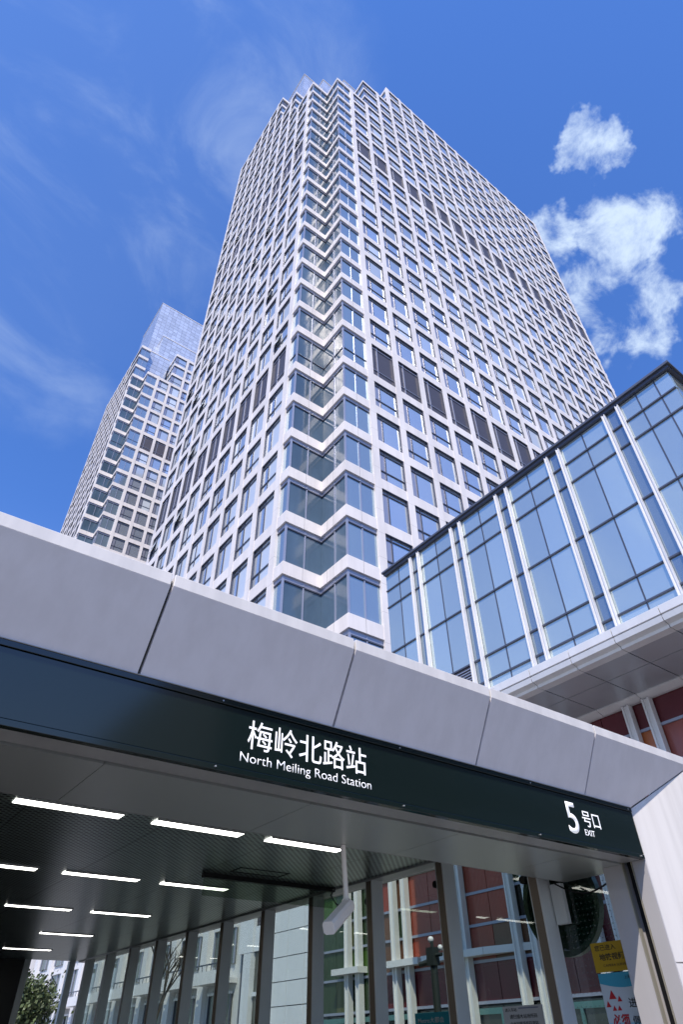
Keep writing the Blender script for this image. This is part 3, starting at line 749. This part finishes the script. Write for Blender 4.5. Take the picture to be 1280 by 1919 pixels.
# glazing with point fixings
gy = [4.56] + [y+.30 for y in posts_y]
for i_ in range(len(gy)):
    a = gy[i_]; b = gy[i_+1] if i_+1 < len(gy) else YB
    if b - a < .2: continue
    MB().box(XG, XG+.012, a+.006, b-.006, .05, e(ZC)-.035, FRIT if i_ == 0 else CLEAR).build('glass_pane', ent)
    if i_ > 0:
        s = MB(); y = a; z = e(1.74) if i_ > 1 else e(1.55)
        for zz_ in (z, .9):
            s.tube((7.13, y-.26, zz_+.17), (7.24, y, zz_), .018, .018, BLACK, 8)
            s.tube((7.24, y-.1, zz_), (7.24, y+.1, zz_), .012, .012, BLACK, 8)
            for q in (-.10, .10): s.tube((7.22, y+q, zz_), (7.297, y+q, zz_), .047, .047, BLACK, 14)
        s.build('spider_fitting', ent)
        MB().box(XG-.002, XG+.014, y-.005, y+.005, .05, e(ZC)-.04, BLACK).build('glass_joint', ent)
# far end frame
MB().box(5.56, 5.72, YB, YB+.16, 0, e(ZC), POSTM).build('end_frame', ent)
MB().box(6.78, 6.95, YB, YB+.16, 0, e(ZC), POSTM).build('end_frame', ent)
MB().box(7.6, 7.625, 6.05, 6.075, 0, e(.98), WHITE2).build('edge_glint', ent)  # white rod stands in for sunlight glinting on a glass edge
hm = MB(); hz = e(ZC)-.006
for (x0, x1, y0, y1) in ((4.9, 5.75, 9.05, 9.08), (4.9, 5.75, 9.35, 9.38), (4.9, 4.93, 9.081, 9.349), (5.72, 5.75, 9.081, 9.349)): hm.box(x0, x1, y0, y1, hz, e(ZC)-.0005, BLACK)
hm.build('access_hatch', ent)
# smoke barrier under the ceiling
sb = thing('smoke_barrier', 'dark ceiling beam with a strip of glass hanging below it inside the corridor', 'smoke barrier', (5.8, 9.7, e(1.6)))
MB().box(4.6, 7.0, 9.6, 9.68, e(1.93), e(ZC)-.002, BLACK).build('beam', sb)
MB().box(4.62, 6.98, 9.64, 9.65, e(1.70), e(1.929), CLEAR).build('glass_strip', sb)
# ceiling lights
LG = 'linear lights in the corridor ceiling'
cols = [(1.36, 2.485), (2.88, 4.0), (4.395, 5.52)]
rows = [7.45, 10.62, 13.72, 16.86, 19.83]
rowname = ['first row from the entrance', 'second row', 'third row', 'fourth row', 'fifth and last row']
names = [['leftmost light strip of the front row, just behind the soffit', 'middle light strip of the front row, just behind the soffit', 'right light strip of the front row, next to the hanging security camera'],
         ['light strip of the second row cut by the left edge of the photo', 'middle light strip of the second row', 'right light strip of the second row, beside the dark ceiling beam'],
         ['', 'left light strip of the third row', 'right light strip of the third row'], ['', '', 'lone light strip of the fourth row'], ['', '', 'farthest and smallest light strip, above the dark end wall']]
for r_, y in enumerate(rows):
    for c_, (a, b) in enumerate(cols):
        if not names[r_][c_]: continue
        t = thing('ceiling_light', names[r_][c_], 'ceiling light', ((a+b)/2, y, e(ZC)), LG)
        MB().box(a, b, y-.095, y+.095, e(ZC)-.012, e(ZC)-.0005, LED).build('diffuser', t)
        f = MB(); f.box(a-.012, b+.012, y-.108, y-.096, e(ZC)-.015, e(ZC)-.0003, STEEL); f.box(a-.012, b+.012, y+.096, y+.108, e(ZC)-.015, e(ZC)-.0003, STEEL)
        f.build('frame', t)
# ------------------------------------------------------------------ security camera on a drop pole
CAMM = mat('camera_plastic', (.85, .82, .77), .4)
sc_ = thing('security_camera', 'pale grey bullet security camera hanging on a drop pole from the canopy soffit', 'camera', (3.93, 5.2, e(ZF0)))
MB().tube((3.90, 5.22, e(ZF0)-.002), (3.93, 5.22, e(.99)), .024, .024, CAMM, 12).build('pole', sc_, smooth=False)
MB().ball((3.93, 5.22, e(.975)), .045, CAMM, 14, 8).build('joint', sc_, smooth=True)
hd = MB()
A = Vector((3.95, 5.2, e(.95))); B = Vector((3.62, 5.03, e(.75))); ax = (B-A).normalized(); sd = ax.cross(Vector((0, 0, 1))).normalized(); up = sd.cross(ax)
def ring(c, w, h): return [c+sd*x*w+up*y*h for x, y in ((-1, -.6), (-.7, -1), (.7, -1), (1, -.6), (1, .6), (.7, 1), (-.7, 1), (-1, .6))]
def loft(mb, rings, m):
    P = [p for r in rings for p in r]; n = len(rings[0]); f = [tuple(range(n))[::-1], tuple(range(len(P)-n, len(P)))]
    for j in range(len(rings)-1):
        for i in range(n): f.append((j*n+i, j*n+(i+1) % n, (j+1)*n+(i+1) % n, (j+1)*n+i))
    mb.poly(P, f, m)
loft(hd, [ring(A-ax*.03, .034, .034), ring(A, .044, .044), ring(B, .047, .044), ring(B+ax*.012, .04, .038)], CAMM); hd.build('housing', sc_, bevel=.004)
hs = MB(); loft(hs, [ring(A+up*.012+ax*.02, .051, .050), ring(B+up*.012+ax*.04, .054, .050)], CAMM); hs.build('sun_shield', sc_, bevel=.003)
MB().tube(B+ax*.011, B+ax*.016, .028, .028, BLACK, 16).build('lens', sc_)
hc = MB(); pts = [(3.86, 5.3, e(1.1)), (3.80, 5.28, e(1.03)), (3.83, 5.24, e(.96)), (3.9, 5.22, e(.93))]
for a, b in zip(pts[:-1], pts[1:]): hc.tube(a, b, .006, .006, BLACK, 6)
hc.build('cable', sc_)
# ------------------------------------------------------------------ signs on the glass
def sgn(m): return m
YEL = mat('yellow_sign', (.42, .27, .015), .4); INK = mat('black_ink', (.02, .02, .02), .5); XS = XG-.004
sy = thing('notice_sign', 'yellow notice with black Chinese text stuck on the glass beside the entrance column', 'sign', (XS, 4.9, e(.5)))
sy_b = MB().box(XS-.004, XS, 4.50, 5.115, e(.545), e(.81), YEL).build('board', sy)
text('lettering', '您已进入', 5.07, 4.80, e(.735), e(.788), 'x', XS-.005, INK, sy_b, .01, .001)
text('lettering', '地铁视频监控', 5.03, 4.56, e(.645), e(.708), 'x', XS-.005, INK, sy_b, .02, .001)
text('lettering', 'CAMERA SURVEILLANCE', 5.00, 4.56, e(.59), e(.612), 'x', XS-.005, INK, sy_b, .0, .001)
PW = mat('poster_white', (.52, .60, .66), .4); PB = mat('poster_blue', (.05, .33, .48), .4); PR = mat('poster_red', (.45, .02, .03), .4); PLB = mat('poster_pale_blue', (.28, .55, .70), .4)
sp = thing('poster', 'white and blue poster with red characters stuck on the glass below the yellow notice', 'poster', (XS, 4.9, e(0)))
pb = MB(); pb.box(XS-.003, XS, 4.50, 5.10, e(-.45), e(.535), PW)
sp_b = pb.build('board', sp)
hb = MB(); prof = [(5.10, e(.535)), (4.50, e(.535)), (4.50, e(.45))]+[(5.10-(5.10-4.50)*t/10, e(.45)-.045*math.sin(math.pi*t/10)) for t in range(9, -1, -1)]
hb.poly([(XS-.0045, a, b) for a, b in prof]+[(XS-.0031, a, b) for a, b in prof], [tuple(range(len(prof))), tuple(range(len(prof), 2*len(prof)))[::-1]], PB); hb.build('header', sp)
text('lettering', '上海地铁', 4.78, 4.63, e(.475), e(.505), 'x', XS-.006, INK, sp_b, .0, .001)
lb = MB(); lb.box(XS-.0042, XS-.0031, 4.51, 5.09, e(-.44), e(.12), PLB); lb.build('panel', sp)
text('lettering', '进站', 4.80, 4.60, e(.235), e(.315), 'x', XS-.006, INK, sp_b, .01, .001)
text('lettering', '必须', 5.04, 4.83, e(.075), e(.19), 'x', XS-.006, PR, sp_b, .03, .001)
text('lettering', '佩戴', 4.80, 4.60, e(.095), e(.17), 'x', XS-.006, INK, sp_b, .01, .001)
text('lettering', '口罩', 4.80, 4.56, e(-.06), e(.02), 'x', XS-.006, INK, sp_b, .01, .001)
ic = MB()
for (cy_, cz_, s_) in ((4.98, .345, .045), (5.05, .27, .03), (4.90, .31, .028), (4.985, .235, .026), (4.925, .235, .026)):
    P = [(XS-.006, cy_-s_, e(cz_)-s_*.7), (XS-.006, cy_+s_, e(cz_)-s_*.7), (XS-.006, cy_, e(cz_)+s_)]
    P += [(XS-.0045, b, c) for a, b, c in P]; ic.poly(P, [(0, 1, 2), (5, 4, 3), (0, 3, 4, 1), (1, 4, 5, 2), (2, 5, 3, 0)], PR)
ic.build('symbol', sp)
BW = mat('board_white', (.42, .44, .46), .5); TE = mat('teal_sign', (.01, .19, .25), .4); GR = mat('board_grey', (.16, .18, .26), .5)
wb = thing('information_board', 'pale grey information board with black Chinese lines on the corridor glass', 'sign', (XS, 6.25, e(0)))
wb_b = MB().box(XS-.012, XS, 5.945, 6.55, e(-.5), e(.315), BW).build('board', wb)
text('lettering', '进入车站', 6.51, 6.33, e(.262), e(.298), 'x', XS-.013, INK, wb_b, .01, .001)
text('lettering', '请扫描本站场所码', 6.45, 6.03, e(.195), e(.237), 'x', XS-.013, INK, wb_b, .01, .001)
text('lettering', '由此扫描场所码进站', 6.45, 6.03, e(.13), e(.17), 'x', XS-.013, INK, wb_b, .01, .001)
MB().box(XS-.0135, XS-.0121, 6.0, 6.3, e(.285), e(.297), GR).build('stripe', wb)
ts = thing('app_sign', 'small teal sign with pale text on the corridor glass below the outdoor camera pole', 'sign', (XS, 7.8, e(.1)))
ts_b = MB().box(XS-.012, XS, 7.46, 8.15, e(-.1), e(.31), TE).build('board', ts)
text('lettering', 'Metro大都会', 8.09, 7.58, e(.20), e(.262), 'x', XS-.013, BW, ts_b, .01, .001)
# round sign outside
GD = mat('dark_green_disc', (.008, .045, .035), .35, 0, .5); RIMM = mat('disc_rim', (.14, .20, .18), .3, .4)
ds = thing('round_sign', 'large dark green round sign with pale rim outside the glass near the entrance column', 'sign', (7.9, 5.92, e(1.4)))
MB().tube((7.47, 5.53, e(1.29)), (7.55, 5.53, e(1.29)), .49, .49, GD, 64).build('disc', ds)
rg = MB(); n = 64; P = []
for x in (7.45, 7.54):
    for r_ in (.495, .56):
        for i_ in range(n): t = 2*math.pi*i_/n; P.append((x, 5.53+r_*math.cos(t), e(1.29)+r_*math.sin(t)))
fc = []
for i_ in range(n):
    j = (i_+1) % n; fc += [(i_, j, n+j, n+i_), (2*n+i_, 3*n+i_, 3*n+j, 2*n+j), (i_, 2*n+i_, 2*n+j, j), (n+i_, n+j, 3*n+j, 3*n+i_)]
rg.poly(P, fc, RIMM); rg.build('rim', ds)
MB().box(7.315, 7.45, 5.50, 5.56, e(1.2), e(1.26), STEEL).build('bracket', ds)
# bracket box on the first post and the drooping cable
jb = MB(); jb.box(7.20, 7.27, 5.28, 5.44, e(1.02), e(1.43), POSTM); tag(jb.build('junction_box', bevel=.004), 'grey metal box fixed to the corridor post nearest the entrance column', 'box')
cb = MB(); prev = None
for i_ in range(13):
    t = i_/12; p = Vector((7.06+.0*t, 5.25-.72*t, e(1.40)-.10*math.sin(math.pi*min(1, t*1.0)) - .09*t))
    if prev is not None: cb.tube(prev, p, .009, .009, BLACK, 8)
    prev = p
tag(cb.build('cable'), 'thin black cable drooping below the soffit to the entrance column', 'cable')
# ------------------------------------------------------------------ outdoor camera pole
PM_ = mat('pole_paint', (.035, .045, .045), .5, .3); DW = mat('dome_white', (.75, .75, .77), .35)
cp = thing('camera_pole', 'dark street pole carrying two white dome cameras, seen through the corridor glass', 'camera pole', (9.5, 10.0, 0))
MB().tube((9.5, 10.03, 0), (9.5, 10.03, e(1.05)), .075, .065, PM_, 14).build('pole', cp)
hd2 = MB(); hd2.box(9.42, 9.58, 9.95, 10.12, e(1.05), e(1.32), PM_); hd2.tube((9.5, 10.03, e(1.32)), (9.5, 10.03, e(1.42)), .03, .03, PM_); hd2.tube((9.5, 9.8, e(1.2)), (9.5, 10.0, e(1.2)), .03, .03, PM_)
hd2.tube((9.5, 10.1, e(1.12)), (9.4, 10.3, e(1.08)), .05, .04, PM_); hd2.build('mount', cp)
MB().ball((9.5, 10.05, e(1.44)), .055, DW).build('dome', cp, smooth=True)
MB().ball((9.5, 9.82, e(1.30)), .045, DW).build('dome', cp, smooth=True)
# ------------------------------------------------------------------ trees seen past the corridor end
LEAF = mat('leaves', (.06, .085, .03), .6, island=.45); BARK = mat('bark', (.06, .05, .04), .8)
def tree(name, label, base, h, crown_r, nleaf, seed, leafy=True, spread=.5):
    rg_ = random.Random(seed); t = thing(name, label, 'tree', base)
    tr = MB(); lf = MB(); tips = []
    def grow(p, d, L, r, lv):
        q = p + d*L; tr.tube(p, q, r, r*.68, BARK, 6)
        if lv == 0: tips.append(q); return
        for _ in range(3 if lv > 1 else 4):
            dd = (d + Vector((rg_.uniform(-1, 1), rg_.uniform(-1, 1), rg_.uniform(-.2, .8)))*spread*1.3).normalized()
            grow(q, dd, L*rg_.uniform(.55, .8), r*.6, lv-1)
    grow(Vector(base), Vector((0, 0, 1)), h*.33, h*.018, 4)
    tr.build('trunk', t, fix=False)
    if leafy:
        for _ in range(nleaf):
            c = rg_.choice(tips)+Vector((rg_.gauss(0, 1), rg_.gauss(0, 1), rg_.gauss(0, .8)))*crown_r*.14
            a = Vector((rg_.gauss(0, 1), rg_.gauss(0, 1), rg_.gauss(0, 1))).normalized(); b = a.orthogonal().normalized(); s_ = rg_.uniform(.06, .13)
            b2 = a.cross(b)
            lf.poly([c+b*s_, c+b2*s_*.6, c-b*s_, c-b2*s_*.6], [(0, 1, 2, 3)], LEAF)
        lf.build('crown', t, fix=False)
tree('leafy_tree', 'dark green bushy tree below the stepped white house, at the far end of the corridor', (9.6, 37, 0), 3.9, 3.0, 6000, 4)
tree('bare_tree', 'bare branching tree in front of the white apartment building', (15.5, 36, 0), 7.0, 3, 0, 9, False, .55)
